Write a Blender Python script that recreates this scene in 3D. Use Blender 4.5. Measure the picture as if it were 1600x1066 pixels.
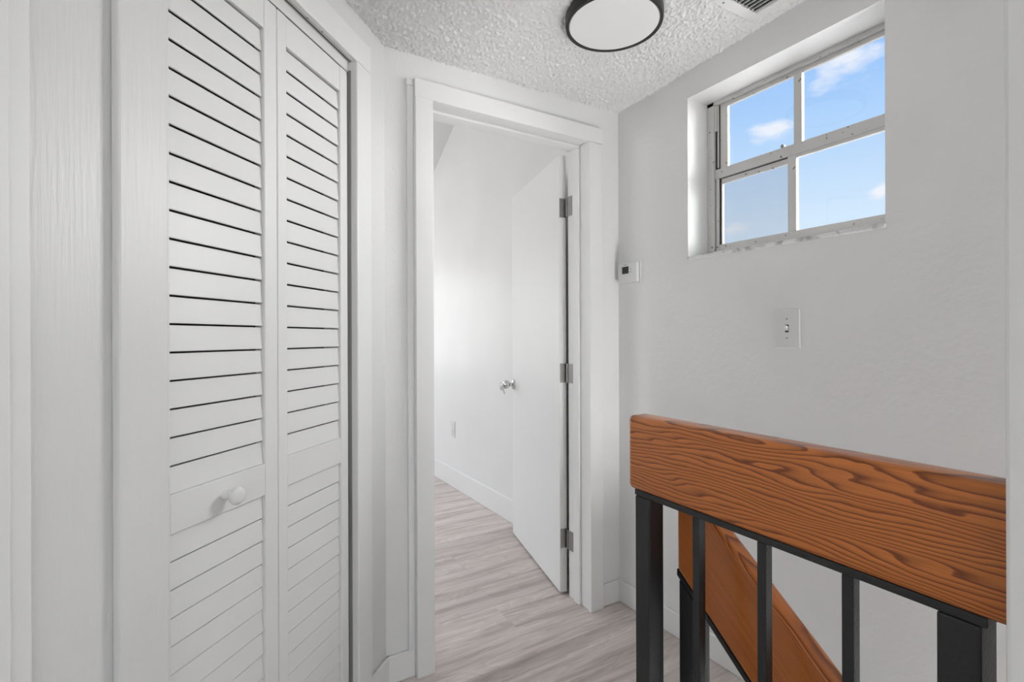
import bpy, bmesh, math, random
import numpy as np
from mathutils import Matrix, Vector

for o in list(bpy.data.objects):
    bpy.data.objects.remove(o)
scn = bpy.context.scene
col = scn.collection
R = math.radians
random.seed(7)

# ------------------------------------------------------------------ camera
CAM_H = 1.18
cd = bpy.data.cameras.new('camera')
cd.sensor_width = 36.0
cd.lens = 782.0 / 1600.0 * 36.0
cd.shift_y = -5.0 / 1600.0
cd.clip_start = 0.02
cam = bpy.data.objects.new('camera', cd)
col.objects.link(cam)
cam.location = (0, 0, CAM_H)
cam.matrix_world = (Matrix.Translation((0, 0, CAM_H)) @ Matrix.Rotation(R(-30.95), 4, 'Z')
                    @ Matrix.Rotation(R(90), 4, 'X') @ Matrix.Rotation(-0.0035, 4, 'Z'))
scn.camera = cam

# ------------------------------------------------------------------ exposure
vs = scn.view_settings
vs.view_transform = 'Standard'
vs.look = 'None'
vs.exposure = 0.22
vs.gamma = 1.0
vs.use_curve_mapping = False

# ------------------------------------------------------------------ world sky with small clouds
W = bpy.data.worlds.new('sky'); scn.world = W; W.use_nodes = True
nt = W.node_tree; nt.nodes.clear()
def N(tree, typ, **kw):
    n = tree.nodes.new(typ)
    for k, v in kw.items():
        setattr(n, k, v)
    return n
tc = N(nt, 'ShaderNodeTexCoord')
sep = N(nt, 'ShaderNodeSeparateXYZ'); nt.links.new(tc.outputs['Generated'], sep.inputs[0])
rmp = N(nt, 'ShaderNodeValToRGB'); nt.links.new(sep.outputs['Z'], rmp.inputs[0])
cr = rmp.color_ramp
cr.elements[0].position = 0.0; cr.elements[0].color = (0.42, 0.41, 0.38, 1)
cr.elements[1].position = 1.0; cr.elements[1].color = (0.06, 0.19, 0.62, 1)
for p, c in ((0.01, (0.42, 0.41, 0.38, 1)), (0.03, (0.80, 0.90, 1.0, 1)), (0.20, (0.66, 0.83, 1.0, 1)),
             (0.36, (0.42, 0.66, 1.0, 1)), (0.52, (0.20, 0.45, 0.96, 1))):
    e = cr.elements.new(p); e.color = c
mp = N(nt, 'ShaderNodeMapping'); mp.inputs['Scale'].default_value = (1.0, 1.0, 2.4)
mp.inputs['Location'].default_value = (0.37, 0.12, 0.05)
nt.links.new(tc.outputs['Generated'], mp.inputs[0])
nz = N(nt, 'ShaderNodeTexNoise'); nz.inputs['Scale'].default_value = 5.0
nz.inputs['Detail'].default_value = 6.0; nz.inputs['Roughness'].default_value = 0.55
nt.links.new(mp.outputs[0], nz.inputs['Vector'])
def wm(op, a, b_=None):
    n = N(nt, 'ShaderNodeMath', operation=op)
    for i_, v in enumerate((a, b_)):
        if v is None: continue
        if isinstance(v, (int, float)): n.inputs[i_].default_value = v
        else: nt.links.new(v, n.inputs[i_])
    return n.outputs[0]
cover = None
# (azimuth from +Y towards +X, elevation, width, height) of the small clouds
for az, el, wd, hg in ((65.0, 24.8, 0.062, 0.034), (58.3, 20.0, 0.034, 0.018), (55.1, 11.2, 0.028, 0.016), (67.5, 13.2, 0.016, 0.012),
                       (20, 30, 0.30, 0.10), (110, 26, 0.30, 0.10), (160, 35, 0.3, 0.12), (220, 25, 0.35, 0.1), (280, 33, 0.3, 0.12), (335, 24, 0.3, 0.1)):
    d = (math.sin(R(az))*math.cos(R(el)), math.cos(R(az))*math.cos(R(el)), math.sin(R(el)))
    sb = N(nt, 'ShaderNodeVectorMath', operation='SUBTRACT'); nt.links.new(tc.outputs['Generated'], sb.inputs[0]); sb.inputs[1].default_value = d
    sc_ = N(nt, 'ShaderNodeVectorMath', operation='MULTIPLY'); nt.links.new(sb.outputs[0], sc_.inputs[0]); sc_.inputs[1].default_value = (1/wd, 1/wd, 1/hg)
    ln = N(nt, 'ShaderNodeVectorMath', operation='LENGTH'); nt.links.new(sc_.outputs[0], ln.inputs[0])
    v = wm('SUBTRACT', 1.0, ln.outputs['Value'])
    cover = v if cover is None else wm('MAXIMUM', cover, v)
nz.inputs['Scale'].default_value = 16.0
fac = wm('ADD', wm('MAXIMUM', cover, -0.6), wm('MULTIPLY', wm('SUBTRACT', nz.outputs['Fac'], 0.5), 3.2))
cmask = N(nt, 'ShaderNodeValToRGB'); nt.links.new(fac, cmask.inputs[0])
cmask.color_ramp.elements[0].position = 0.02; cmask.color_ramp.elements[1].position = 0.85
cmask.color_ramp.elements[1].color = (0.85, 0.85, 0.85, 1)
mx = N(nt, 'ShaderNodeMixRGB'); nt.links.new(cmask.outputs[0], mx.inputs[0])
nt.links.new(rmp.outputs[0], mx.inputs[1]); mx.inputs[2].default_value = (0.93, 0.95, 1.0, 1)
bg = N(nt, 'ShaderNodeBackground'); nt.links.new(mx.outputs[0], bg.inputs[0])
bg.inputs['Strength'].default_value = 0.86
wo = N(nt, 'ShaderNodeOutputWorld'); nt.links.new(bg.outputs[0], wo.inputs[0])

# ------------------------------------------------------------------ assumed daylight from stairs and far room, plus added fill lights (out of frame)
def rect_light(name, loc, rot, sx, sy, power, color=(1, 1, 1)):
    l = bpy.data.lights.new(name, 'AREA'); l.shape = 'RECTANGLE'; l.size = sx; l.size_y = sy
    l.energy = power; l.color = color
    o = bpy.data.objects.new(name, l); col.objects.link(o)
    o.location = loc; o.rotation_euler = rot
    return o
rect_light('fill_light_back', (-0.35, -2.68, 1.45), (R(90), 0, 0), 1.7, 1.2, 14)  # added area light, brightens the hall from behind the viewer
rect_light('assumed_stair_daylight', (1.215, -2.52, -1.35), (R(118), 0, 0), 0.66, 1.6, 90)  # area light for a door assumed at the foot of the stairs
rect_light('assumed_bedroom_daylight', (0.30, 5.22, 1.40), (R(-90), 0, 0), 1.8, 1.1, 21)  # area light for the window assumed at the far room's end
rect_light('fill_light_bedroom', (-2.25, 3.4, 1.45), (R(90), 0, R(-90)), 1.7, 1.2, 20)  # added area light, brightens the far room wall and open door
# wide sun lamp added to stand in for skylight through the small high window
sl_ = bpy.data.lights.new('fill_sun', 'SUN'); sl_.energy = 19.5; sl_.angle = R(75); sl_.color = (1.0, 0.99, 0.97)
SUN = bpy.data.objects.new('fill_sun', sl_); col.objects.link(SUN)
SUN.rotation_euler = Vector((-1.0, 0.50, -0.54)).to_track_quat('-Z', 'Y').to_euler()

# ================================================================== helpers
def tag(o, label=None, cat=None, group=None, kind=None):
    if label: o['label'] = label
    if cat: o['category'] = cat
    if group: o['group'] = group
    if kind: o['kind'] = kind
    return o

R45 = Matrix.Rotation(R(45), 4, 'Z')
ID = Matrix.Identity(4)

class MB:
    """collects shapes for one mesh object"""
    def __init__(self, xf=ID):
        self.bm = bmesh.new(); self.xf = xf
    def box(self, x0, x1, y0, y1, z0, z1, bev=0.0, seg=2):
        m = Matrix.Translation(((x0+x1)/2, (y0+y1)/2, (z0+z1)/2)) @ Matrix.Diagonal((abs(x1-x0), abs(y1-y0), abs(z1-z0), 1))
        r = bmesh.ops.create_cube(self.bm, size=1.0, matrix=m)
        if bev > 0:
            es = list({e for v in r['verts'] for e in v.link_edges})
            bmesh.ops.bevel(self.bm, geom=es, offset=bev, segments=seg, affect='EDGES', profile=0.5)
        return self
    def cyl(self, p0, p1, r, n=20, r2=None):
        p0 = Vector(p0); p1 = Vector(p1); d = p1 - p0
        q = d.to_track_quat('Z', 'Y').to_matrix().to_4x4()
        bmesh.ops.create_cone(self.bm, cap_ends=True, segments=n, radius1=r, radius2=r if r2 is None else r2, depth=d.length,
                              matrix=Matrix.Translation((p0+p1)/2) @ q)
        return self
    def lathe(self, prof, p0, axis, n=40):
        """prof: list of (radius, height along axis) ; closed at radius 0"""
        q = Vector(axis).to_track_quat('Z', 'Y').to_matrix()
        p0 = Vector(p0); rings = []
        for r, h in prof:
            if r < 1e-6:
                rings.append([self.bm.verts.new(p0 + q @ Vector((0, 0, h)))])
            else:
                rings.append([self.bm.verts.new(p0 + q @ Vector((r*math.cos(2*math.pi*i/n), r*math.sin(2*math.pi*i/n), h))) for i in range(n)])
        for a, b in zip(rings, rings[1:]):
            for i in range(n):
                j = (i+1) % n
                if len(a) == 1 and len(b) == 1: continue
                if len(a) == 1: self.bm.faces.new((a[0], b[j], b[i]))
                elif len(b) == 1: self.bm.faces.new((a[i], a[j], b[0]))
                else: self.bm.faces.new((a[i], a[j], b[j], b[i]))
        return self
    def prism(self, pts, axis, a0, a1):
        """polygon pts extruded along axis 'x','y' or 'z' from a0 to a1"""
        def P(p, a):
            return {'x': (a, p[0], p[1]), 'y': (p[0], a, p[1]), 'z': (p[0], p[1], a)}[axis]
        lo = [self.bm.verts.new(P(p, a0)) for p in pts]; hi = [self.bm.verts.new(P(p, a1)) for p in pts]
        n = len(pts)
        self.bm.faces.new(lo); self.bm.faces.new(hi)
        for i in range(n):
            self.bm.faces.new((lo[i], lo[(i+1) % n], hi[(i+1) % n], hi[i]))
        return self
    def build(self, name, mat, parent=None, smooth=False, origin=None):
        bm = self.bm
        bmesh.ops.transform(bm, matrix=self.xf, verts=bm.verts)
        bmesh.ops.recalc_face_normals(bm, faces=bm.faces)
        xs = [v.co for v in bm.verts]
        if origin is None:
            origin = Vector(((min(v.x for v in xs)+max(v.x for v in xs))/2, (min(v.y for v in xs)+max(v.y for v in xs))/2, min(v.z for v in xs)))
        origin = Vector(origin)
        bmesh.ops.translate(bm, vec=-origin, verts=bm.verts)
        me = bpy.data.meshes.new(name); bm.to_mesh(me); bm.free()
        if smooth:
            for p in me.polygons: p.use_smooth = True
            try: me.set_sharp_from_angle(angle=R(40))
            except Exception: pass
        me.materials.append(mat)
        o = bpy.data.objects.new(name, me); col.objects.link(o)
        place(o, origin, parent)
        return o

def wloc(o):
    v = Vector(o.location)
    while o.parent:
        o = o.parent; v += Vector(o.location)
    return v
def place(o, world, parent=None):
    if parent:
        o.parent = parent; o.location = Vector(world) - wloc(parent)
    else:
        o.location = world
def empty(name, loc):
    o = bpy.data.objects.new(name, None); col.objects.link(o); o.location = loc; o.empty_display_size = 0.1
    return o
def clone(o, parent, world):
    c = o.copy(); col.objects.link(c); c.parent = None; place(c, world, parent)
    return c
def w45(s, y, z=0.0):
    return R45 @ Vector((s, y, z))

# ================================================================== materials
def new_mat(name):
    m = bpy.data.materials.new(name); m.use_nodes = True
    t = m.node_tree; b = t.nodes['Principled BSDF']
    return m, t, b
def paint(name, color, rough=0.5, bump=0.0, scale=60.0, stretch=(1, 1, 1), vary=0.02, detail=3.0, spec=0.4):
    m, t, b = new_mat(name)
    tc = N(t, 'ShaderNodeTexCoord'); mp = N(t, 'ShaderNodeMapping'); mp.inputs['Scale'].default_value = stretch
    t.links.new(tc.outputs['Object'], mp.inputs[0])
    nz = N(t, 'ShaderNodeTexNoise'); nz.inputs['Scale'].default_value = scale; nz.inputs['Detail'].default_value = detail
    t.links.new(mp.outputs[0], nz.inputs['Vector'])
    n2 = N(t, 'ShaderNodeTexNoise'); n2.inputs['Scale'].default_value = 2.3
    t.links.new(tc.outputs['Object'], n2.inputs['Vector'])
    r = N(t, 'ShaderNodeValToRGB'); t.links.new(n2.outputs['Fac'], r.inputs[0])
    r.color_ramp.elements[0].position = 0.3; r.color_ramp.elements[1].position = 0.7
    r.color_ramp.elements[0].color = tuple(max(0, c - vary) for c in color) + (1,)
    r.color_ramp.elements[1].color = tuple(min(1, c + vary) for c in color) + (1,)
    t.links.new(r.outputs[0], b.inputs['Base Color'])
    b.inputs['Roughness'].default_value = rough
    b.inputs['Specular IOR Level'].default_value = spec
    if bump:
        bp = N(t, 'ShaderNodeBump'); bp.inputs['Strength'].default_value = 1.0; bp.inputs['Distance'].default_value = bump
        t.links.new(nz.outputs['Fac'], bp.inputs['Height']); t.links.new(bp.outputs[0], b.inputs['Normal'])
    return m

WALL = paint('wall_paint', (0.86, 0.86, 0.853), 0.45, 0.0009, 95)
WALLB = paint('wall_paint_satin', (0.86, 0.86, 0.853), 0.34, 0.0004, 95, spec=0.13)
WALLR = paint('wall_paint_rough', (0.86, 0.86, 0.853), 0.5, 0.0012, 55)
TRIM = paint('trim_paint', (0.87, 0.87, 0.863), 0.30, 0.0003, 60, (1, 1, 0.1), 0.01)
DOORP = paint('door_paint', (0.86, 0.86, 0.855), 0.40, 0.0002, 40, (1, 1, 0.3), 0.01, spec=0.12)
LOUV = paint('louvre_paint', (0.84, 0.84, 0.833), 0.38, 0.00025, 90, (0.15, 0.15, 1), 0.012)
BRUSH = paint('brushed_paint', (0.80, 0.80, 0.793), 0.36, 0.0010, 150, (1, 1, 0.07), 0.012, 5.0, spec=0.35)
POP = paint('popcorn_paint', (0.87, 0.87, 0.863), 0.85, 0.0012, 260, (1, 1, 1), 0.01)
PLAST = paint('white_plastic', (0.80, 0.80, 0.79), 0.3, 0.0, 30)
ALU = paint('painted_aluminium', (0.72, 0.71, 0.69), 0.42, 0.0003, 120, (1, 1, 1), 0.05)
t = ALU.node_tree; b = t.nodes['Principled BSDF']; src = b.inputs['Base Color'].links[0].from_socket
tc = N(t, 'ShaderNodeTexCoord'); nz = N(t, 'ShaderNodeTexNoise'); nz.inputs['Scale'].default_value = 75; nz.inputs['Detail'].default_value = 4
t.links.new(tc.outputs['Object'], nz.inputs['Vector'])
r = N(t, 'ShaderNodeValToRGB'); t.links.new(nz.outputs['Fac'], r.inputs[0]); r.color_ramp.elements[0].position = 0.675; r.color_ramp.elements[1].position = 0.70
mxx = N(t, 'ShaderNodeMixRGB'); t.links.new(r.outputs[0], mxx.inputs[0]); t.links.new(src, mxx.inputs[1]); mxx.inputs[2].default_value = (0.16, 0.13, 0.11, 1)
t.links.new(mxx.outputs[0], b.inputs['Base Color'])
DARK = paint('dark_gap', (0.05, 0.05, 0.05), 0.8)
GROOVE = paint('grey_track', (0.34, 0.34, 0.335), 0.5, 0.0002, 90, (1, 1, 1), 0.06)
SCREEN = paint('lcd_screen', (0.045, 0.05, 0.045), 0.25)
MARK = paint('grey_print', (0.30, 0.30, 0.30), 0.5)

def metal(name, color, rough, metallic=1.0, bump=0.0, scale=80):
    m = paint(name, color, rough, bump, scale, vary=0.03)
    m.node_tree.nodes['Principled BSDF'].inputs['Metallic'].default_value = metallic
    return m
STEEL = metal('satin_nickel', (0.36, 0.355, 0.345), 0.35)
CHROME = metal('polished_chrome', (0.66, 0.66, 0.66), 0.10)
IRON = paint('black_iron_paint', (0.016, 0.017, 0.018), 0.38, 0.0007, 220, vary=0.004, spec=0.5)
RING = paint('black_ring', (0.02, 0.02, 0.02), 0.4, vary=0.004)

m, t, b = new_mat('marble'); MARBLE = m
tc = N(t, 'ShaderNodeTexCoord'); nz = N(t, 'ShaderNodeTexNoise'); nz.inputs['Scale'].default_value = 14; nz.inputs['Detail'].default_value = 6
nz.inputs['Distortion'].default_value = 1.6
t.links.new(tc.outputs['Object'], nz.inputs['Vector'])
r = N(t, 'ShaderNodeValToRGB'); t.links.new(nz.outputs['Fac'], r.inputs[0])
r.color_ramp.elements[0].position = 0.34; r.color_ramp.elements[0].color = (0.42, 0.42, 0.42, 1)
r.color_ramp.elements[1].position = 0.50; r.color_ramp.elements[1].color = (0.80, 0.80, 0.79, 1)
t.links.new(r.outputs[0], b.inputs['Base Color']); b.inputs['Roughness'].default_value = 0.25

def glass(name, haze=0.0, col_=(0.75, 0.79, 0.82), tint=(1, 1, 1)):
    m = bpy.data.materials.new(name); m.use_nodes = True; t = m.node_tree; t.nodes.clear()
    tr = N(t, 'ShaderNodeBsdfTransparent'); tr.inputs[0].default_value = tint + (1,); gl = N(t, 'ShaderNodeBsdfGlossy'); gl.inputs['Roughness'].default_value = 0.02
    fr = N(t, 'ShaderNodeFresnel'); fr.inputs['IOR'].default_value = 1.3
    mix = N(t, 'ShaderNodeMixShader'); t.links.new(fr.outputs[0], mix.inputs[0])
    t.links.new(tr.outputs[0], mix.inputs[1]); t.links.new(gl.outputs[0], mix.inputs[2])
    out = N(t, 'ShaderNodeOutputMaterial'); last = mix
    if haze:
        df = N(t, 'ShaderNodeBsdfTranslucent'); df.inputs[0].default_value = col_ + (1,)
        d2 = N(t, 'ShaderNodeBsdfDiffuse'); d2.inputs[0].default_value = col_ + (1,)
        ad = N(t, 'ShaderNodeMixShader'); ad.inputs[0].default_value = 0.5
        t.links.new(df.outputs[0], ad.inputs[1]); t.links.new(d2.outputs[0], ad.inputs[2])
        m2 = N(t, 'ShaderNodeMixShader'); m2.inputs[0].default_value = haze
        t.links.new(mix.outputs[0], m2.inputs[1]); t.links.new(ad.outputs[0], m2.inputs[2]); last = m2
    t.links.new(last.outputs[0], out.inputs[0])
    return m
GLASS = glass('clear_glass')
HAZE = glass('dusty_glass', 0.03, (0.5, 0.5, 0.5), (0.82, 0.83, 0.845))

def emis(name, c, s):
    m = bpy.data.materials.new(name); m.use_nodes = True; t = m.node_tree; b = t.nodes['Principled BSDF']
    b.inputs['Base Color'].default_value = (0.72, 0.72, 0.715, 1)
    b.inputs['Emission Color'].default_value = c + (1,); b.inputs['Emission Strength'].default_value = s
    b.inputs['Roughness'].default_value = 0.4
    return m
LAMP = emis('lamp_diffuser', (1.0, 0.99, 0.975), 0.10)

# varnished pine with plain-sawn grain; board length = object Y, board height = object Z
def pine(name, zc, seed):
    m, t, b = new_mat(name)
    tc = N(t, 'ShaderNodeTexCoord'); sp = N(t, 'ShaderNodeSeparateXYZ'); t.links.new(tc.outputs['Object'], sp.inputs[0])
    def math_(op, a, b_=None, c=None):
        n = N(t, 'ShaderNodeMath', operation=op)
        for i, v in enumerate((a, b_, c)):
            if v is None: continue
            if isinstance(v, (int, float)): n.inputs[i].default_value = v
            else: t.links.new(v, n.inputs[i])
        return n.outputs[0]
    def noise(scale, stretch, det, dist=0.0, rough=0.5, off=0.0):
        mp = N(t, 'ShaderNodeMapping'); mp.inputs['Scale'].default_value = stretch; mp.inputs['Location'].default_value = (seed+off, seed*0.37+off, seed*0.71)
        t.links.new(tc.outputs['Object'], mp.inputs[0])
        nz = N(t, 'ShaderNodeTexNoise'); nz.inputs['Scale'].default_value = scale; nz.inputs['Detail'].default_value = det
        nz.inputs['Distortion'].default_value = dist; nz.inputs['Roughness'].default_value = rough
        t.links.new(mp.outputs[0], nz.inputs['Vector']); return nz.outputs['Fac']
    # height field whose contours are the growth rings
    dz = math_('SUBTRACT', zc, sp.outputs['Z'])
    far = math_('MAXIMUM', dz, -0.03)
    sq = math_('MULTIPLY', math_('MULTIPLY', far, far), 500.0)
    lin = math_('MULTIPLY', far, 95.0)
    n1 = noise(1.0, (8, 2.6, 16), 2.0, 0.3)
    n2 = noise(1.0, (30, 16, 60), 2.0, 0.0, off=3.1)
    h = math_('ADD', math_('ADD', sq, lin), math_('ADD', math_('MULTIPLY', n1, 10.0), math_('MULTIPLY', n2, 0.9)))
    fr = math_('FRACT', h)
    # sharp late-wood line, soft early-wood side
    rr = N(t, 'ShaderNodeValToRGB'); t.links.new(fr, rr.inputs[0])
    e = rr.color_ramp.elements
    e[0].position = 0.0; e[0].color = (0.0, 0.0, 0.0, 1)
    e[1].position = 1.0; e[1].color = (0.15, 0.15, 0.15, 1)
    for p, v in ((0.35, 0.08), (0.68, 0.45), (0.86, 1.0), (0.95, 0.85)):
        q = e.new(p); q.color = (v, v, v, 1)
    fib = noise(1.0, (160, 6, 420), 3.0, off=7.7)
    big = noise(1.0, (3, 1.6, 9), 2.0, off=1.3)
    base = N(t, 'ShaderNodeMixRGB'); t.links.new(big, base.inputs[0])
    base.inputs[1].default_value = (0.60, 0.170, 0.040, 1); base.inputs[2].default_value = (0.70, 0.240, 0.054, 1)
    dark = N(t, 'ShaderNodeMixRGB'); t.links.new(math_('MULTIPLY', rr.outputs[0], 0.82), dark.inputs[0])
    t.links.new(base.outputs[0], dark.inputs[1]); dark.inputs[2].default_value = (0.125, 0.026, 0.010, 1)
    fm = N(t, 'ShaderNodeMixRGB', blend_type='MULTIPLY'); fm.inputs[0].default_value = 0.35
    t.links.new(dark.outputs[0], fm.inputs[1])
    fr2 = N(t, 'ShaderNodeValToRGB'); t.links.new(fib, fr2.inputs[0]); fr2.color_ramp.elements[0].position = 0.3; fr2.color_ramp.elements[1].position = 0.65
    fr2.color_ramp.elements[0].color = (0.55, 0.5, 0.45, 1)
    t.links.new(fr2.outputs[0], fm.inputs[2])
    t.links.new(fm.outputs[0], b.inputs['Base Color'])
    b.inputs['Roughness'].default_value = 0.28
    b.inputs['Specular IOR Level'].default_value = 0.35; b.inputs['Coat Weight'].default_value = 0.25; b.inputs['Coat Roughness'].default_value = 0.12
    bp = N(t, 'ShaderNodeBump'); bp.inputs['Distance'].default_value = 0.0004; bp.inputs['Strength'].default_value = 0.5
    t.links.new(fib, bp.inputs['Height']); t.links.new(bp.outputs[0], b.inputs['Normal'])
    return m
PINE = pine('varnished_pine', 0.118, 2.4)
PINE2 = pine('varnished_pine_stair', 0.30, 9.1)

# grey oak vinyl plank, grain along object X, shifted per plank
def plank_mat():
    m, t, b = new_mat('grey_oak_plank')
    tc = N(t, 'ShaderNodeTexCoord'); oi = N(t, 'ShaderNodeObjectInfo')
    ml = N(t, 'ShaderNodeMath', operation='MULTIPLY'); ml.inputs[1].default_value = 37.0; t.links.new(oi.outputs['Random'], ml.inputs[0])
    cb = N(t, 'ShaderNodeCombineXYZ'); [t.links.new(ml.outputs[0], cb.inputs[i]) for i in range(3)]
    ad = N(t, 'ShaderNodeVectorMath', operation='ADD'); t.links.new(tc.outputs['Object'], ad.inputs[0]); t.links.new(cb.outputs[0], ad.inputs[1])
    def noise(stretch, det, dist=0.0, rough=0.55):
        mp = N(t, 'ShaderNodeMapping'); mp.inputs['Scale'].default_value = stretch
        t.links.new(ad.outputs[0], mp.inputs[0]); nz = N(t, 'ShaderNodeTexNoise'); nz.inputs['Scale'].default_value = 1.0
        nz.inputs['Detail'].default_value = det; nz.inputs['Distortion'].default_value = dist; nz.inputs['Roughness'].default_value = rough
        t.links.new(mp.outputs[0], nz.inputs['Vector']); return nz.outputs['Fac']
    a = noise((1.5, 17, 1), 5.0, 0.6); f = noise((7, 150, 1), 3.0); k = noise((1.1, 5, 1), 2.0, 0.4)
    # cathedral rings
    kk = N(t, 'ShaderNodeMath', operation='MULTIPLY'); kk.inputs[1].default_value = 26.0; t.links.new(k, kk.inputs[0])
    fc = N(t, 'ShaderNodeMath', operation='FRACT'); t.links.new(kk.outputs[0], fc.inputs[0])
    r1 = N(t, 'ShaderNodeValToRGB'); t.links.new(a, r1.inputs[0])
    e = r1.color_ramp.elements
    e[0].position = 0.28; e[0].color = (0.46, 0.395, 0.365, 1); e[1].position = 0.72; e[1].color = (0.90, 0.82, 0.79, 1)
    q = e.new(0.5); q.color = (0.75, 0.675, 0.64, 1)
    r2 = N(t, 'ShaderNodeValToRGB'); t.links.new(f, r2.inputs[0]); r2.color_ramp.elements[0].position = 0.3; r2.color_ramp.elements[1].position = 0.62
    r2.color_ramp.elements[0].color = (0.72, 0.70, 0.68, 1)
    x1 = N(t, 'ShaderNodeMixRGB', blend_type='MULTIPLY'); x1.inputs[0].default_value = 0.6
    t.links.new(r1.outputs[0], x1.inputs[1]); t.links.new(r2.outputs[0], x1.inputs[2])
    r3 = N(t, 'ShaderNodeValToRGB'); t.links.new(fc.outputs[0], r3.inputs[0])
    r3.color_ramp.elements[0].position = 0.0; r3.color_ramp.elements[0].color = (1, 1, 1, 1)
    r3.color_ramp.elements[1].position = 1.0; r3.color_ramp.elements[1].color = (0.80, 0.79, 0.78, 1)
    x2 = N(t, 'ShaderNodeMixRGB', blend_type='MULTIPLY'); x2.inputs[0].default_value = 0.55
    t.links.new(x1.outputs[0], x2.inputs[1]); t.links.new(r3.outputs[0], x2.inputs[2])
    tv = N(t, 'ShaderNodeHueSaturation'); t.links.new(x2.outputs[0], tv.inputs['Color'])
    mr = N(t, 'ShaderNodeMapRange'); mr.inputs[3].default_value = 0.90; mr.inputs[4].default_value = 1.10
    t.links.new(oi.outputs['Random'], mr.inputs[0]); t.links.new(mr.outputs[0], tv.inputs['Value'])
    t.links.new(tv.outputs[0], b.inputs['Base Color']); b.inputs['Roughness'].default_value = 0.42
    bp = N(t, 'ShaderNodeBump'); bp.inputs['Distance'].default_value = 0.0005; bp.inputs['Strength'].default_value = 0.6
    t.links.new(f, bp.inputs['Height']); t.links.new(bp.outputs[0], b.inputs['Normal'])
    return m
PLANK = plank_mat()
BOUNCE = paint('pale_bounce', (0.62, 0.61, 0.59), 0.9, 0.002, 30)  # colour of the bounce plane added outside the window
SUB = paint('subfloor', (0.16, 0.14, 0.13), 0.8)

# ================================================================== dimensions (metres)
XR = 1.573            # face of the window wall
YB = 1.687            # face of the wall with the open door
YB2 = 1.815           # its bedroom side
XB = 1.645            # right wall of the bedroom
YL = 0.8344           # closet wall, measured in a frame turned by 45 degrees
def ceil_z(x, y):
    return 2.232 + 0.010*x - 0.035*y

# ================================================================== floor
fl = MB()
fl.box(-2.6, 0.80, -2.8, YB2, -0.20, -0.004)
fl.box(0.80, XR+0.02, 0.60, YB2, -0.20, -0.004)
fl.box(-2.3, XB+0.02, YB2, 5.3, -0.20, -0.004)
FLOOR = tag(fl.build('floor', SUB), 'grey oak plank floor running through the doorway', 'floor', kind='structure')
pw = 0.187
def plank_mesh(L, wdt):
    q = MB(); q.box(-L/2, L/2, -wdt/2, wdt/2, -0.004, 0.0, 0.0006, 1)
    o = q.build('plank', PLANK, FLOOR, origin=(0, 0, 0)); return o
cache = {}
def put_plank(x0, x1, yc, w):
    L = round(x1-x0, 3)
    if L < 0.02: return
    key = (L, round(w, 3))
    if key not in cache:
        cache[key] = plank_mesh(L-0.0004, w-0.0004); o = cache[key]; o.location = Vector(((x0+x1)/2, yc, 0)) - wloc(FLOOR)
    else:
        clone(cache[key], FLOOR, ((x0+x1)/2, yc, 0))
rows = {}
for k in range(-9, 19):
    y0 = 1.745 + pw*k; y1 = y0 + pw
    if y0 > 5.1 or y1 < 0.0: continue
    if y1 > YB2:
        xa, xb = (0.0 if y0 > YB2 else -0.1), XB
    elif y0 >= 0.55:
        xa, xb = y0 - 1.19, XR
    else:
        xa, xb = -0.85, 0.80
    if y0 < YB2 < y1 - 0.02 or (y0 < YB2 and y1 > YB2):
        xa, xb = 0.40, XR
    if k == 0: j = 1.061
    elif k == 3: j = 1.107
    else: j = 0.45 + 0.05*((k*7) % 4)
    joints = [xa]
    jj = j
    while jj - 1.22 > xa + 0.05: jj -= 1.22
    while jj < xb - 0.05:
        joints.append(jj); jj += 1.22
    joints.append(xb)
    yy0 = max(y0, 0.60) if y0 < 0.60 < y1 else y0
    for a, c in zip(joints, joints[1:]):
        if c - a > 0.02: put_plank(a, c, (y0+y1)/2, pw)

# ================================================================== ceiling (popcorn relief is real geometry)
def blur(a, n):
    for _ in range(n):
        a = (a + np.roll(a, 1, 0) + np.roll(a, -1, 0))/3.0
        a = (a + np.roll(a, 1, 1) + np.roll(a, -1, 1))/3.0
    return a
rng = np.random.default_rng(4)
def popcorn(nx, ny, step):
    a = blur(rng.standard_normal((nx, ny)), 1)
    a /= a.std()
    c = blur(rng.standard_normal((nx, ny)), 5); c /= c.std()
    return np.clip(a*0.9 + c*0.35, -0.9, 2.2)
def ceiling_mesh(name, x0, x1, y0, y1, step, zf, amp):
    nx = int((x1-x0)/step)+1; ny = int((y1-y0)/step)+1
    hgt = popcorn(nx, ny, step)
    X = np.linspace(x0, x1, nx); Y = np.linspace(y0, y1, ny)
    verts = []; 
    for i in range(nx):
        for j in range(ny):
            verts.append((X[i], Y[j], zf(X[i], Y[j]) - amp*hgt[i, j]))
    faces = [(i*ny+j, i*ny+j+1, (i+1)*ny+j+1, (i+1)*ny+j) for i in range(nx-1) for j in range(ny-1)]
    me = bpy.data.meshes.new(name); me.from_pydata(verts, [], faces)
    for p in me.polygons: p.use_smooth = True
    me.materials.append(POP)
    o = bpy.data.objects.new(name, me); col.objects.link(o); return o
YS = 0.785
ce = ceiling_mesh('ceiling', -0.1, XR+0.01, YS, YB+0.005, 0.0028, ceil_z, 0.0026)
tag(ce, 'white popcorn textured ceiling of the hall landing', 'ceiling', kind='structure')
zs0 = ceil_z(XR, YS)
cs = ceiling_mesh('ceiling_stair', 0.84, XR+0.01, 0.25, YS, 0.008, lambda x, y: ceil_z(x, YS) - 0.66*(YS-y), 0.0026)
tag(cs, 'sloping popcorn ceiling above the stairs beside the window', 'ceiling', kind='structure')
cb_ = MB()
cb_.box(-2.6, 0.84, -2.8, YS, 2.225, 2.30)
cb_.box(-2.6, -0.1, YS, 1.75, 2.225, 2.30)
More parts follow.
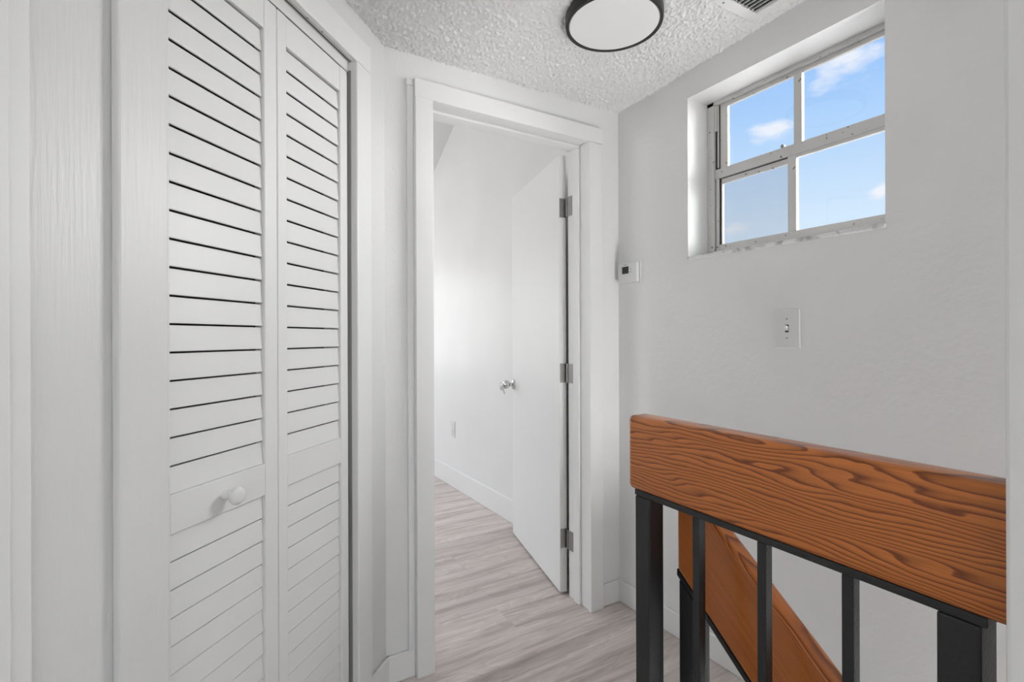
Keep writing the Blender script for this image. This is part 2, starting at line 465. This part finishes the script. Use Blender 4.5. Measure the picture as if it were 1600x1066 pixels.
cb_.prism([(YS, 2.21), (-2.8, 2.21-0.66*(YS+2.8)+0.02), (-2.8, 2.30), (YS, 2.30)], 'x', 0.86, XR+0.12)
tag(cb_.build('ceiling_front', POP), 'plain part of the hall ceiling behind the viewer', 'ceiling', kind='structure')
bc = MB(); bc.prism([(YB2, 2.84-0.587*(YB2-3.65)), (5.3, 2.84-0.587*(5.3-3.65)), (5.3, 2.95-0.587*(5.3-3.65)), (YB2, 2.95-0.587*(YB2-3.65))], 'x', -2.3, XB+0.1)
tag(bc.build('ceiling_bedroom', WALL), 'sloping white ceiling of the room beyond the door', 'ceiling', kind='structure')
cap = MB(); cap.box(-0.1, XR+0.12, YS, YB2, 2.235, 2.31)
tag(cap.build('ceiling_deck', SUB), 'deck above the hall ceiling', 'ceiling', kind='structure')

# ================================================================== walls
WY0, WY1, WZ0, WZ1 = 0.645, 1.303, 1.488, 2.099      # window opening
XO = 1.744
wr = MB()
wr.box(XR, XO, -2.8, WY0, -2.6, 2.31)
wr.box(XR, XO, WY1, YB2, -2.6, 2.31)
wr.box(XR, XO, WY0, WY1, -2.6, WZ0-0.012)
wr.box(XR, XO, WY0, WY1, WZ1, 2.31)
bmesh.ops.remove_doubles(wr.bm, verts=wr.bm.verts, dist=1e-5)
tag(wr.build('wall_right', WALLR), 'white painted wall with the small high window', 'wall', kind='structure')

DX0, DX1, DZ = 0.674, 1.395, 2.027                    # clear door opening
wb = MB()
wb.box(0.45, DX0-0.018, YB, YB2, -0.02, 2.31)
wb.box(DX1+0.018, XR, YB, YB2, -0.02, 2.31)
wb.box(DX0-0.018, DX1+0.018, YB, YB2, DZ+0.018, 2.31)
tag(wb.build('wall_back', WALL), 'white wall with the open door', 'wall', kind='structure')
wb = MB()
wb.box(-2.3, 0.0, YB2-0.02, YB2, -0.02, 4.0); wb.box(0.0, XB, YB2-0.02, YB2, 2.31, 4.0)
tag(wb.build('wall_bedroom_front', WALL), 'wall of the far room around its doorway', 'wall', kind='structure')
wb = MB(); wb.box(XB, XB+0.1, YB2, 5.3, -0.02, 4.0)
tag(wb.build('wall_bedroom_right', WALLB), 'white wall of the far room seen through the doorway', 'wall', kind='structure')
wb = MB()
wb.box(-2.3, -0.6, 5.2, 5.3, -0.02, 2.2); wb.box(1.2, XB+0.1, 5.2, 5.3, -0.02, 2.2)
wb.box(-0.6, 1.2, 5.2, 5.3, -0.02, 0.85); wb.box(-0.6, 1.2, 5.2, 5.3, 1.95, 2.2)
tag(wb.build('wall_bedroom_back', WALL), 'end wall of the far room with an assumed window', 'wall', kind='structure')
wb = MB()
wb.box(-2.3, -2.2, YB2, 2.5, -0.02, 4.0); wb.box(-2.3, -2.2, 4.3, 5.3, -0.02, 4.0)
wb.box(-2.3, -2.2, 2.5, 4.3, -0.02, 0.8); wb.box(-2.3, -2.2, 2.5, 4.3, 2.1, 4.0)
tag(wb.build('wall_bedroom_left', WALL), 'left wall of the far room', 'wall', kind='structure')

# closet wall at 45 degrees (frame: s along the wall, y away from the hall)
S0, S1, SZ = 0.705, 1.352, 2.020
wl = MB(R45)
wl.box(-1.45, S0, YL, YL+0.10, -0.02, 2.31)
wl.box(S1, 1.552, YL, YL+0.09, -0.02, 2.31)
wl.box(S0, S1, YL, YL+0.10, SZ, 2.31)
tag(wl.build('wall_left', BRUSH), 'white painted wall around the louvred closet', 'wall', kind='structure')
wc = MB(R45)  # closet walls get a dark colour standing in for shade
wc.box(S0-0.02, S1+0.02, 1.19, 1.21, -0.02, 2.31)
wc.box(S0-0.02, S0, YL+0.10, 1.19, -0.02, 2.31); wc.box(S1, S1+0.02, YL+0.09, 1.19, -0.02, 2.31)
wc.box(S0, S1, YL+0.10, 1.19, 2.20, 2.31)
tag(wc.build('wall_closet', SUB), 'inside of the closet, coloured dark for the shade behind the louvres', 'wall', kind='structure')

wf = MB()
wf.box(-1.70, -1.2, -2.8, -2.65, -0.02, 2.31); wf.box(0.5, XO, -2.8, -2.65, -0.02, 2.31)
wf.box(-1.2, 0.5, -2.8, -2.65, -0.02, 0.85); wf.box(-1.2, 0.5, -2.8, -2.65, 2.05, 2.31)
tag(wf.build('wall_front', WALL), 'wall behind the viewer with an opening added for fill light', 'wall', kind='structure')
wf = MB()
wf.box(-1.70, -1.56, -2.65, -0.30, -0.02, 2.31)
tag(wf.build('wall_side', WALL), 'side wall behind the viewer', 'wall', kind='structure')
ws = MB(); ws.box(0.694, 0.86, -2.65, 0.180, -2.6, 2.31, 0.004)
tag(ws.build('wall_stair', WALLR), 'end of the white wall that the wooden rail runs into', 'wall', kind='structure')
wsb = MB(); wsb.box(0.78, 0.80, 0.182, 0.60, -2.6, -0.2); wsb.box(0.86, XR, -2.65, -2.6, -2.6, 0.2)
wsb.box(0.80, XR, 0.60, 0.62, -2.6, -0.2)
tag(wsb.build('wall_stairwell', WALL), 'lower walls of the stairwell', 'wall', kind='structure')

# staircase going down towards the viewer
ST = empty('staircase', (1.19, -0.6, -2.6)); tag(ST, 'stairs going down behind the black railing', 'stairs', kind='structure')
for i in range(11):
    y1 = 0.60 - 0.225*i; z1 = -0.185*(i+1)
    q = MB(); q.box(0.87 if y1 < 0.2 else 0.81, XR-0.002, y1-0.25, y1, z1-0.035, z1, 0.004); q.build('tread', PLANK, ST)
    q = MB(); q.box(0.87 if y1 < 0.2 else 0.81, XR-0.002, y1-0.012, y1, z1, z1+0.15); q.build('riser', TRIM, ST)

# ================================================================== baseboards
def bb(name, label, boxes, mat=TRIM, xf=ID):
    q = MB(xf)
    for b_ in boxes: q.box(*b_, 0.003, 1)
    return tag(q.build(name, mat), label, 'baseboard', kind='structure')
bb('baseboard_right', 'white baseboard under the window wall', [(XR-0.013, XR, 0.62, YB, 0, 0.095)])
bb('baseboard_back', 'short white baseboard right of the door casing', [(1.459, XR-0.013, YB-0.013, YB, 0, 0.095)])
bb('baseboard_corner', 'short white baseboard left of the door casing', [(0.505, 0.607, YB-0.013, YB, 0, 0.095)])
bb('baseboard_left', 'short white baseboard beside the closet casing', [(1.434, 1.558, YL-0.013, YL, 0, 0.095)], TRIM, R45)
bb('baseboard_bedroom', 'tall white baseboard in the far room', [(XB-0.014, XB, YB2+0.02, 5.2, 0, 0.148)])

# ================================================================== door frame and casing (trim_1)
T1 = empty('trim_1', ((DX0+DX1)/2, YB, 0)); tag(T1, 'white casing and jamb of the open doorway', 'door frame', kind='structure')
CF = 1.660
def part(name, mat, parent, *boxes, xf=ID, bev=0.002, smooth=False):
    q = MB(xf)
    for b_ in boxes: q.box(*b_, bev)
    return q.build(name, mat, parent, smooth)
part('casing_board', TRIM, T1, (0.607, 0.672, CF-0.006, YB, 0, 2.0195))
part('casing_board', TRIM, T1, (1.389, 1.459, CF+0.004, YB, 0, 2.0195))
part('casing_head', TRIM, T1, (0.607, 1.459, CF, YB, 2.020, 2.0855))
part('backer_strip', TRIM, T1, (0.584, 0.607, YB-0.012, YB, 0, 2.062))
part('paint_lump', TRIM, T1, (0.580, 0.606, YB-0.016, YB, 2.062, 2.085), bev=0.004)
part('jamb', TRIM, T1, (DX0-0.018, DX0, CF+0.012, YB2+0.012, 0, DZ))
part('jamb', TRIM, T1, (DX1, DX1+0.018, CF+0.016, YB2+0.012, 0, DZ))
part('jamb_head', TRIM, T1, (DX0-0.018, DX1+0.018, CF+0.012, YB2+0.012, DZ, DZ+0.018))
part('stop', TRIM, T1, (DX0, DX0+0.011, 1.738, 1.776, 0, DZ-0.011), bev=0.003)
part('stop', TRIM, T1, (DX1-0.011, DX1, 1.738, 1.776, 0, DZ-0.011), bev=0.003)
part('stop_head', TRIM, T1, (DX0, DX1, 1.738, 1.776, DZ-0.011, DZ), bev=0.003)
part('bead_head', TRIM, T1, (DX0, DX1, 1.676, 1.686, DZ-0.004, DZ), bev=0.0015)

# ================================================================== open door (door_1)
P0 = Vector((1.369, 1.861, 0)); P1 = Vector((1.549, 2.580, 0))
ang = math.atan2(P1.y-P0.y, P1.x-P0.x)
DM = Matrix.Translation(P0) @ Matrix.Rotation(ang, 4, 'Z')      # local x along door, local -y = thickness towards the wall
LD = (P1-P0).length
D1 = empty('door_1', P0 + Vector((0.08, 0.36, 0.008))); tag(D1, 'plain white flush door standing open into the far room', 'door', kind='structure')
q = MB(DM); q.box(0, LD, -0.035, 0, 0.008, 2.020, 0.0015, 1); q.build('slab', DOORP, D1)
hs = R(0)
for zc in (1.777, 1.017, 0.256):
    q = MB(DM)
    q.box(-0.0015, 0.0005, -0.034, -0.003, zc-0.044, zc+0.044)
    h = q.build('hinge', STEEL, D1)
    q = MB(); q.box(DX1-0.0018, DX1+0.0006, 1.795, YB2+0.012, zc-0.044, zc+0.044); q.build('jamb_leaf', STEEL, h)
    q = MB(); px, py = DX1+0.002, YB2+0.022
    for k in range(5):
        q.cyl((px, py, zc-0.044+k*0.0178), (px, py, zc-0.044+k*0.0178+0.0168), 0.0058, 14)
    q.build('knuckle', STEEL, h, True)
    q = MB(DM)
    for dz, dy in ((0.032, -0.016), (0.0, -0.024), (-0.032, -0.016)):
        q.cyl((-0.0022, dy, zc+dz), (0, dy, zc+dz), 0.0036, 10)
    q.build('screw', MARK, h)
# knob on the hall-facing side with its rose, and the lock plate on the free edge
zk = 0.903
kx = LD-0.028
q = MB(DM)
q.lathe([(0, 0), (0.030, 0), (0.031, 0.004), (0.027, 0.010), (0.016, 0.013), (0, 0.013)], (kx, 0, zk), (0, 1, 0), 28)
rose = q.build('rose', CHROME, D1, True)
q = MB(DM)
q.lathe([(0, 0.012), (0.011, 0.012), (0.011, 0.026), (0.020, 0.032), (0.026, 0.042), (0.026, 0.052), (0.020, 0.061), (0.010, 0.065), (0, 0.066)], (kx, 0, zk), (0, 1, 0), 28)
q.build('knob', CHROME, D1, True)
q = MB(DM); q.lathe([(0, 0.064), (0.009, 0.064), (0.009, 0.072), (0.006, 0.074), (0, 0.074)], (kx, 0, zk), (0, 1, 0), 20)
q.build('keyhole', CHROME, D1, True)
q = MB(DM); q.box(LD-0.0005, LD+0.0012, -0.030, -0.005, zk-0.028, zk+0.028); q.build('latch_plate', STEEL, D1)
# key hanging from the knob
KM = DM @ Matrix.Translation((kx-0.002, 0.082, zk))
q = MB(KM); q.lathe([(0.010, -0.001), (0.012, -0.001), (0.012, 0.001), (0.010, 0.001), (0.010, -0.001)], (0, 0, 0), (1, 0.2, 0), 20)
KEY = empty('key', KM @ Vector((0, 0, -0.055)))
tag(KEY, 'small silver key hanging from the knob of the open door', 'key')
q.build('key_ring', CHROME, KEY, True)
KR = KM @ Matrix.Rotation(R(-25), 4, 'X')
q = MB(KR); q.box(-0.0013, 0.0013, -0.013, 0.013, -0.033, -0.012, 0.001, 1); q.build('key_bow', CHROME, KEY)
q = MB(KR); q.box(-0.0013, 0.0013, -0.004, 0.004, -0.062, -0.032, 0.001, 1); q.build('key_blade', CHROME, KEY)

# ================================================================== louvred closet door (door_2)
CFY = 0.8167          # front face of the closet casing
T2 = empty('trim_2', w45(1.03, YL, 0)); tag(T2, 'white casing boards around the louvred closet', 'door casing', kind='structure')
part('casing_board', BRUSH, T2, (0.634, 0.7235, CFY, YL, 0, SZ-0.002), xf=R45, bev=0.004)
part('casing_board', TRIM, T2, (1.3515, 1.434, CFY, YL, 0, SZ-0.002), xf=R45, bev=0.004)
part('casing_head', TRIM, T2, (0.634, 1.434, CFY, YL, SZ-0.002, 2.10), xf=R45, bev=0.004)
part('jamb', TRIM, T2, (S1-0.0005, S1+0.018, CFY+0.008, YL+0.10, 0, SZ), xf=R45)
part('jamb_head', ALU, T2, (S0, S1, CFY+0.012, YL+0.10, SZ-0.003, SZ+0.012), xf=R45, bev=0.001)
for yy in (0.838,):
    part('soffit_groove', DARK, T2, (S0, S1, yy, yy+0.0025, SZ-0.0045, SZ-0.003), xf=R45, bev=0.0)
part('track', LOUV, T2, (S0, S1, 0.846, 0.880, 1.986, SZ-0.003), xf=R45, bev=0.001)
part('gap_shade', DARK, T2, (S0, S1, 0.8485, 0.878, 1.977, 1.986), xf=R45, bev=0)  # dark strip painted in as the shade of the gap above the leaves
part('jamb_slot', GROOVE, T2, (S1-0.003, S1-0.0005, 0.838, 0.850, 0, 1.99), xf=R45, bev=0.0)

FY = 0.8375           # front face of the leaves
TH = 0.028
D2 = empty('door_2', w45(1.03, FY+TH/2, 0.012)); tag(D2, 'white louvred bifold closet door with small round knob', 'closet door', kind='structure')
SLP = 0.05326
def slat_proto(L):
    """tilted louvre slat: lower edge forward, upper edge back"""
    q = MB(R45)
    h = 0.0497; d = 0.0036; tk = 0.0050; f = 0.0062
    pts = [(f, 0.0016), (f+0.0005, 0.0005), (f+0.0018, 0.0), (f+tk, 0.0004), (f+d+tk, h), (f+d+0.0012, h), (f+d, h-0.0008)]
    q.prism(pts, 'x', -L/2, L/2)
    return q
def leaf(sa, sb, stl, strr):
    fr = MB(R45)
    z0, zt = 0.015, 1.975
    fr.box(sa, sa+stl, FY, FY+TH, z0, zt, 0.0025); fr.box(sb-strr, sb, FY, FY+TH, z0, zt, 0.0025)
    a, c = sa+stl, sb-strr
    fr.box(a, c, FY+0.001, FY+TH-0.002, 1.902, zt-0.0005, 0.001)
    fr.box(a, c, FY+0.001, FY+TH-0.002, 0.817, 0.890, 0.001)
    fr.box(a, c, FY+0.001, FY+TH-0.002, z0+0.0005, 0.130, 0.001)
    lf = fr.build('leaf', LOUV, D2)
    L = c-a-0.0006
    proto = None
    zs = [1.902 - SLP*(i+1) for i in range(19)] + [0.817 - 0.0528*(i+1) for i in range(13)]
    for z in zs:
        pos = w45((a+c)/2, FY, z)
        if proto is None:
            proto = slat_proto(L).build('slat', LOUV, lf, origin=(0, 0, 0)); proto.location = pos - wloc(lf)
        else:
            clone(proto, lf, pos)
    return lf
lf1 = leaf(0.7065, 1.0293, 0.0375, 0.042)
lf2 = leaf(1.0313, 1.3300, 0.033, 0.036)
q = MB(R45)
q.lathe([(0, 0), (0.0115, 0), (0.011, 0.006), (0.009, 0.012), (0.010, 0.017), (0.0155, 0.022), (0.0185, 0.027), (0.0185, 0.032), (0.015, 0.037), (0.008, 0.0395), (0, 0.040)],
        (0.872, FY+0.001, 0.853), (0, -1, 0), 32)
q.build('knob', LOUV, lf1, True)

# painted board and next casing at the left edge of the view
T3 = empty('trim_3', w45(0.45, YL, 0)); tag(T3, 'white stepped casing at the far left edge of the view', 'door casing', kind='structure')
part('casing_board', TRIM, T3, (0.42, 0.513, CFY, YL, 0, 2.12), xf=R45, bev=0.003)
part('casing_bead', TRIM, T3, (0.42, 0.4855, CFY-0.006, CFY, 0, 2.12), xf=R45, bev=0.002)

# ================================================================== unseen pale plane outside the window, added to bounce light up
rf = MB(); rf.box(XO+0.02, XO+8.0, -8.0, 9.0, -0.12, 0.0)
tag(rf.build('bounce_plane', BOUNCE), 'unseen pale plane added outside to bounce light up into the window', 'bounce plane', kind='structure')

# ================================================================== window_1
W1 = empty('window_1', (1.72, (WY0+WY1)/2, WZ0)); tag(W1, 'small high four-pane aluminium window with blue sky behind', 'window', kind='structure')
FX = 1.687
part('frame', ALU, W1, (FX, 1.742, 1.272, WY1, 1.490, WZ1), (FX, 1.742, WY0, 0.668, 1.490, WZ1),
     (FX, 1.742, WY0, WY1, 2.084, WZ1), (FX, 1.742, WY0, WY1, 1.488, 1.516), bev=0.0015)
part('track_slot', DARK, W1, (FX+0.012, FX+0.028, 1.2545, 1.272, 1.516, 2.084), bev=0)
part('track_cover', ALU, W1, (FX+0.004, FX+0.012, 1.262, 1.272, 1.985, 2.084), bev=0.001)
part('track_lip', ALU, W1, (FX+0.006, FX+0.012, 1.2565, 1.2605, 1.84, 2.084), bev=0.0005)
us = part('upper_sash', ALU, W1, (1.702, 1.714, 1.222, 1.2545, 1.83, 2.084), (1.702, 1.714, 0.668, 0.694, 1.83, 2.084),
     (1.702, 1.714, 0.694, 1.222, 2.0695, 2.084), bev=0.001)
part('muntin', ALU, W1, (1.699, 1.714, 0.9385, 0.966, 1.832, 2.0715), bev=0.0015)
part('meeting_rail', ALU, W1, (1.692, 1.716, 0.668, 1.272, 1.797, 1.834), bev=0.002)
ls = part('lower_sash', ALU, W1, (1.694, 1.708, 1.255, 1.268, 1.516, 1.797), (1.694, 1.708, 0.668, 0.690, 1.516, 1.797),
     (1.694, 1.708, 0.668, 1.255, 1.516, 1.5395), (1.694, 1.708, 0.668, 0.955, 1.786, 1.797), bev=0.001)
part('muntin', ALU, W1, (1.692, 1.708, 0.9545, 0.9835, 1.5395, 1.797), bev=0.0015)
part('pane_frame', ALU, W1, (1.698, 1.71, 0.9835, 1.246, 1.774, 1.793), (1.698, 1.71, 1.2435, 1.2475, 1.5395, 1.78), bev=0.001)
part('shadow_gap', DARK, W1, (1.702, 1.709, 1.2475, 1.255, 1.5395, 1.797), (1.702, 1.709, 0.9835, 1.2475, 1.7935, 1.797), (1.698, 1.710, 1.268, 1.272, 1.516, 1.797), bev=0)
part('pane', GLASS, W1, (1.709, 1.712, 0.966, 1.222, 1.834, 2.0695), bev=0)
part('pane', GLASS, W1, (1.709, 1.712, 0.694, 0.9385, 1.834, 2.0695), bev=0)
tag(part('pane', HAZE, W1, (1.704, 1.707, 0.9835, 1.2435, 1.5395, 1.774), bev=0), 'dusty grey-blue glass pane')
part('pane', GLASS, W1, (1.703, 1.706, 0.690, 0.9545, 1.5395, 1.786), bev=0)
for (y, z) in ((1.281, 1.532), (1.262, 1.530)):
    q = MB(); q.cyl((FX-0.002 if y > 1.27 else 1.692, y, z), (FX+0.002 if y > 1.27 else 1.696, y, z), 0.004, 12); q.build('screw', MARK, W1)
q = MB(); q.cyl((1.689, 1.00, 1.838), (1.70, 1.00, 1.838), 0.006, 14); q.build('latch', MARK, W1)
sl = MB(); sl.box(XR-0.008, FX+0.004, WY0-0.002, WY1+0.002, 1.476, WZ0+0.001, 0.004)
tag(sl.build('window_sill', MARBLE), 'white veined marble sill under the high window', 'window sill', kind='structure')
# assumed far room end window, plus two unseen openings added for the fill lights
def plain_window(name, label, x0, x1, y0, y1, z0, z1):
    o = empty(name, ((x0+x1)/2, (y0+y1)/2, z0)); tag(o, label, 'window', kind='structure')
    wx = x1-x0 > y1-y0
    bx = []
    w = 0.05
    if wx:
        bx = [(x0, x0+w, y0, y1, z0, z1), (x1-w, x1, y0, y1, z0, z1), (x0+w, x1-w, y0, y1, z0, z0+w), (x0+w, x1-w, y0, y1, z1-w, z1)]
    else:
        bx = [(x0, x1, y0, y0+w, z0, z1), (x0, x1, y1-w, y1, z0, z1), (x0, x1, y0+w, y1-w, z0, z0+w), (x0, x1, y0+w, y1-w, z1-w, z1)]
    part('window_frame', TRIM, o, *bx)
plain_window('fill_window_back', 'unseen window opening added behind the viewer for fill light', -1.2, 0.5, -2.78, -2.72, 0.85, 2.05)
plain_window('assumed_window_bedroom', 'assumed wide window in the unseen end wall of the far room', -0.6, 1.2, 5.24, 5.29, 0.85, 1.95)

plain_window('fill_window_bedroom', 'unseen window opening added in the far room for fill light', -2.29, -2.25, 2.5, 4.3, 0.8, 2.1)

# ================================================================== guard rail at the stairwell
GR = empty('stair_guardrail', (0.745, 0.772, 0)); tag(GR, 'level guard railing with thick wooden top board and black iron bars', 'railing')
q = MB(); q.box(0.744, 0.796, 0.164, 0.773, 0.8665, 1.019, 0.011, 4)
q.build('handrail', PINE, GR, True)
part('top_channel', IRON, GR, (0.751, 0.789, 0.205, 0.760, 0.8545, 0.8663), bev=0.0015)
part('post', IRON, GR, (0.750, 0.790, 0.7176, 0.758, 0, 0.8543), bev=0.003)
part('post', IRON, GR, (0.750, 0.797, 0.2105, 0.2515, 0, 0.8543), bev=0.003)
bal = part('baluster', IRON, GR, (0.7515, 0.768, 0.5965, 0.612, 0.095, 0.8543), bev=0.0012)
for yc in (0.4765, 0.350):
    p = wloc(bal); clone(bal, GR, (p.x, yc, p.z))
part('bottom_rail', IRON, GR, (0.750, 0.776, 0.2515, 0.7176, 0.075, 0.095), bev=0.002)
GR.rotation_euler = (0, 0, R(-1.5))

# sloping stair railing behind it
SR = empty('stair_handrail', (0.83, 0.66, 0)); tag(SR, 'sloping wooden stair rail on black post going down', 'railing')
SL = 0.85
zb = lambda y: 0.7025 - SL*(0.698-y)
th = math.atan(SL)
Lr = 1.5
# board in its own frame: object Y along the slope, object Z across the board
q = MB()
hh = 0.195*math.cos(th)
c45 = 0.011
ye = 0.704
prof_x0, prof_x1 = 0.810, 0.852
# the far end is cut plumb: build with a sheared end
def slope_board(x0, x1, h0, h1, y0, y1, bev):
    q = MB()
    r = bmesh.ops.create_cube(q.bm, size=1.0, matrix=Matrix.Translation(((x0+x1)/2, (y0+y1)/2, (h0+h1)/2)) @ Matrix.Diagonal((x1-x0, y1-y0, h1-h0, 1)))
    for v in q.bm.verts:
        if v.co.y > (y0+y1)/2: v.co.y += v.co.z*SL       # plumb cut after tilting
    if bev: bmesh.ops.bevel(q.bm, geom=list(q.bm.edges), offset=bev, segments=4, affect='EDGES', profile=0.5)
    return q
A = Vector((0, ye, zb(ye)))
q = slope_board(prof_x0, prof_x1, 0.0, hh, -Lr, 0.0, 0.010)
hb = q.build('handrail', PINE2, SR, True, origin=(0, 0, 0))
hb.rotation_euler = (th, 0, 0)
hb.location = A - wloc(SR)
q = slope_board(prof_x0+0.003, prof_x1-0.003, -0.010, -0.0003, -Lr+0.02, 0.0, 0)
ch = q.build('channel', IRON, SR, False, origin=(0, 0, 0)); ch.rotation_euler = (th, 0, 0); ch.location = A - wloc(SR)
q = MB(); q.prism([(0.696, 0.0), (0.656, 0.0), (0.656, zb(0.656)-0.0135), (0.696, zb(0.696)-0.0135)], 'x', 0.811, 0.851); q.build('post', IRON, SR)
for i in range(4):
    y = 0.53-0.125*i
    q = MB(); zt = zb(y)-0.014
    q.prism([(y+0.008, zt-0.80), (y-0.008, zt-0.80), (y-0.008, zt-SL*0.008), (y+0.008, zt+SL*0.008)], 'x', 0.820, 0.836); q.build('baluster', IRON, SR)

# ================================================================== ceiling light
LC = (1.090, 1.187)
zc = ceil_z(*LC)
CL = empty('ceiling_light', (LC[0], LC[1], zc-0.038)); tag(CL, 'round flush ceiling lamp with black rim', 'ceiling light')
q = MB(); q.lathe([(0, 0), (0.150, 0), (0.152, 0.006), (0.152, 0.026), (0.150, 0.034), (0.1415, 0.034), (0.1405, 0.029), (0, 0.029)], (LC[0], LC[1], zc-0.002), (0, 0, -1), 96)
q.build('rim', RING, CL, True)
q = MB(); q.lathe([(0.1405, 0.0295), (0.138, 0.0325), (0.10, 0.0335), (0, 0.0338)], (LC[0], LC[1], zc-0.002), (0, 0, -1), 96)
q.build('diffuser', LAMP, CL, True)

# ================================================================== ceiling vent
vx0, vx1, vy0, vy1 = 1.165, 1.503, 0.800, 0.987
VZ = ceil_z(1.33, 0.9)
CV = empty('ceiling_vent', ((vx0+vx1)/2, (vy0+vy1)/2, VZ-0.018)); tag(CV, 'white louvred air vent in the ceiling near the window', 'air vent')
ww = 0.033
q = MB()
for b_ in ((vx0, vx1, vy1-ww, vy1, VZ-0.018, VZ+0.004), (vx0, vx1, vy0, vy0+ww*0.7, VZ-0.018, VZ+0.004), (vx0, vx0+ww, vy0+ww*0.7, vy1-ww, VZ-0.018, VZ+0.004), (vx1-ww, vx1, vy0+ww*0.7, vy1-ww, VZ-0.018, VZ+0.004)):
    q.box(*b_, 0.002, 1)
q.build('frame', PLAST, CV)
q = MB(); q.box(vx0+ww, vx1-ww, vy0+ww*0.7, vy1-ww, VZ-0.0072, VZ-0.0060); q.build('duct', DARK, CV)
pr = None
n = 17
for i in range(n):
    x = vx0+ww+0.006 + (vx1-vx0-2*ww-0.012)*i/(n-1)
    if pr is None:
        q = MB(); q.prism([(-0.0040, 0.0), (-0.0022, 0.0), (0.0030, 0.009), (0.0012, 0.009)], 'y', vy0+ww*0.7+0.0005, vy1-ww-0.0005)
        pr = q.build('slat', PLAST, CV, origin=(0, 0, 0)); pr.location = Vector((x, 0, VZ-0.0165)) - wloc(CV)
    else:
        clone(pr, CV, (x, 0, VZ-0.0165))
for (x, y) in ((1.335, vy1-0.016), (1.20, vy1-0.016)):
    q = MB(); q.cyl((x, y, VZ-0.0198), (x, y, VZ-0.017), 0.0035, 12); q.build('screw', MARK, CV)

# ================================================================== thermostat
TX = XR
TS = empty('thermostat', (XR-0.012, 1.604, 1.417)); tag(TS, 'small white thermostat with dark screen in the wall corner', 'thermostat')
part('back_plate', PLAST, TS, (XR-0.008, XR, 1.545, 1.668, 1.415, 1.508), bev=0.002)
part('body', PLAST, TS, (XR-0.026, XR-0.008, 1.550, 1.664, 1.419, 1.505), bev=0.004)
part('screen', SCREEN, TS, (XR-0.0272, XR-0.0258, 1.597, 1.636, 1.457, 1.488), bev=0)
part('button', MARK, TS, (XR-0.0275, XR-0.0258, 1.581, 1.587, 1.474, 1.478), bev=0.0005)
part('button', MARK, TS, (XR-0.0275, XR-0.0258, 1.581, 1.587, 1.460, 1.464), bev=0.0005)
part('printed_mark', MARK, TS, (XR-0.0266, XR-0.0259, 1.606, 1.626, 1.4955, 1.4975), bev=0)

# ================================================================== light switch
LS = empty('light_switch', (XR-0.003, 0.914, 1.143)); tag(LS, 'white single toggle light switch plate under the window', 'light switch')
part('plate', PLAST, LS, (XR-0.006, XR, 0.874, 0.955, 1.143, 1.269), bev=0.003)
part('slot', SCREEN, LS, (XR-0.0068, XR-0.0058, 0.909, 0.920, 1.194, 1.219), bev=0)
q = MB(); q.prism([(XR-0.0066, 1.200), (XR-0.0066, 1.213), (XR-0.0175, 1.2165), (XR-0.0185, 1.209)], 'y', 0.9105, 0.9185); q.build('toggle', PLAST, LS)
for z in (1.176, 1.237):
    q = MB(); q.cyl((XR-0.0072, 0.9145, z), (XR-0.0055, 0.9145, z), 0.0028, 12); q.build('screw', MARK, LS)

# ================================================================== outlet in the far room
PO = empty('power_outlet', (XB-0.003, 3.66, 0.39)); tag(PO, 'white wall outlet in the far room above the baseboard', 'power outlet')
part('plate', PLAST, PO, (XB-0.006, XB, 3.619, 3.70, 0.392, 0.520), bev=0.003)
for z in (0.432, 0.478):
    part('receptacle', PLAST, PO, (XB-0.009, XB-0.006, 3.643, 3.677, z-0.015, z+0.015), bev=0.002)
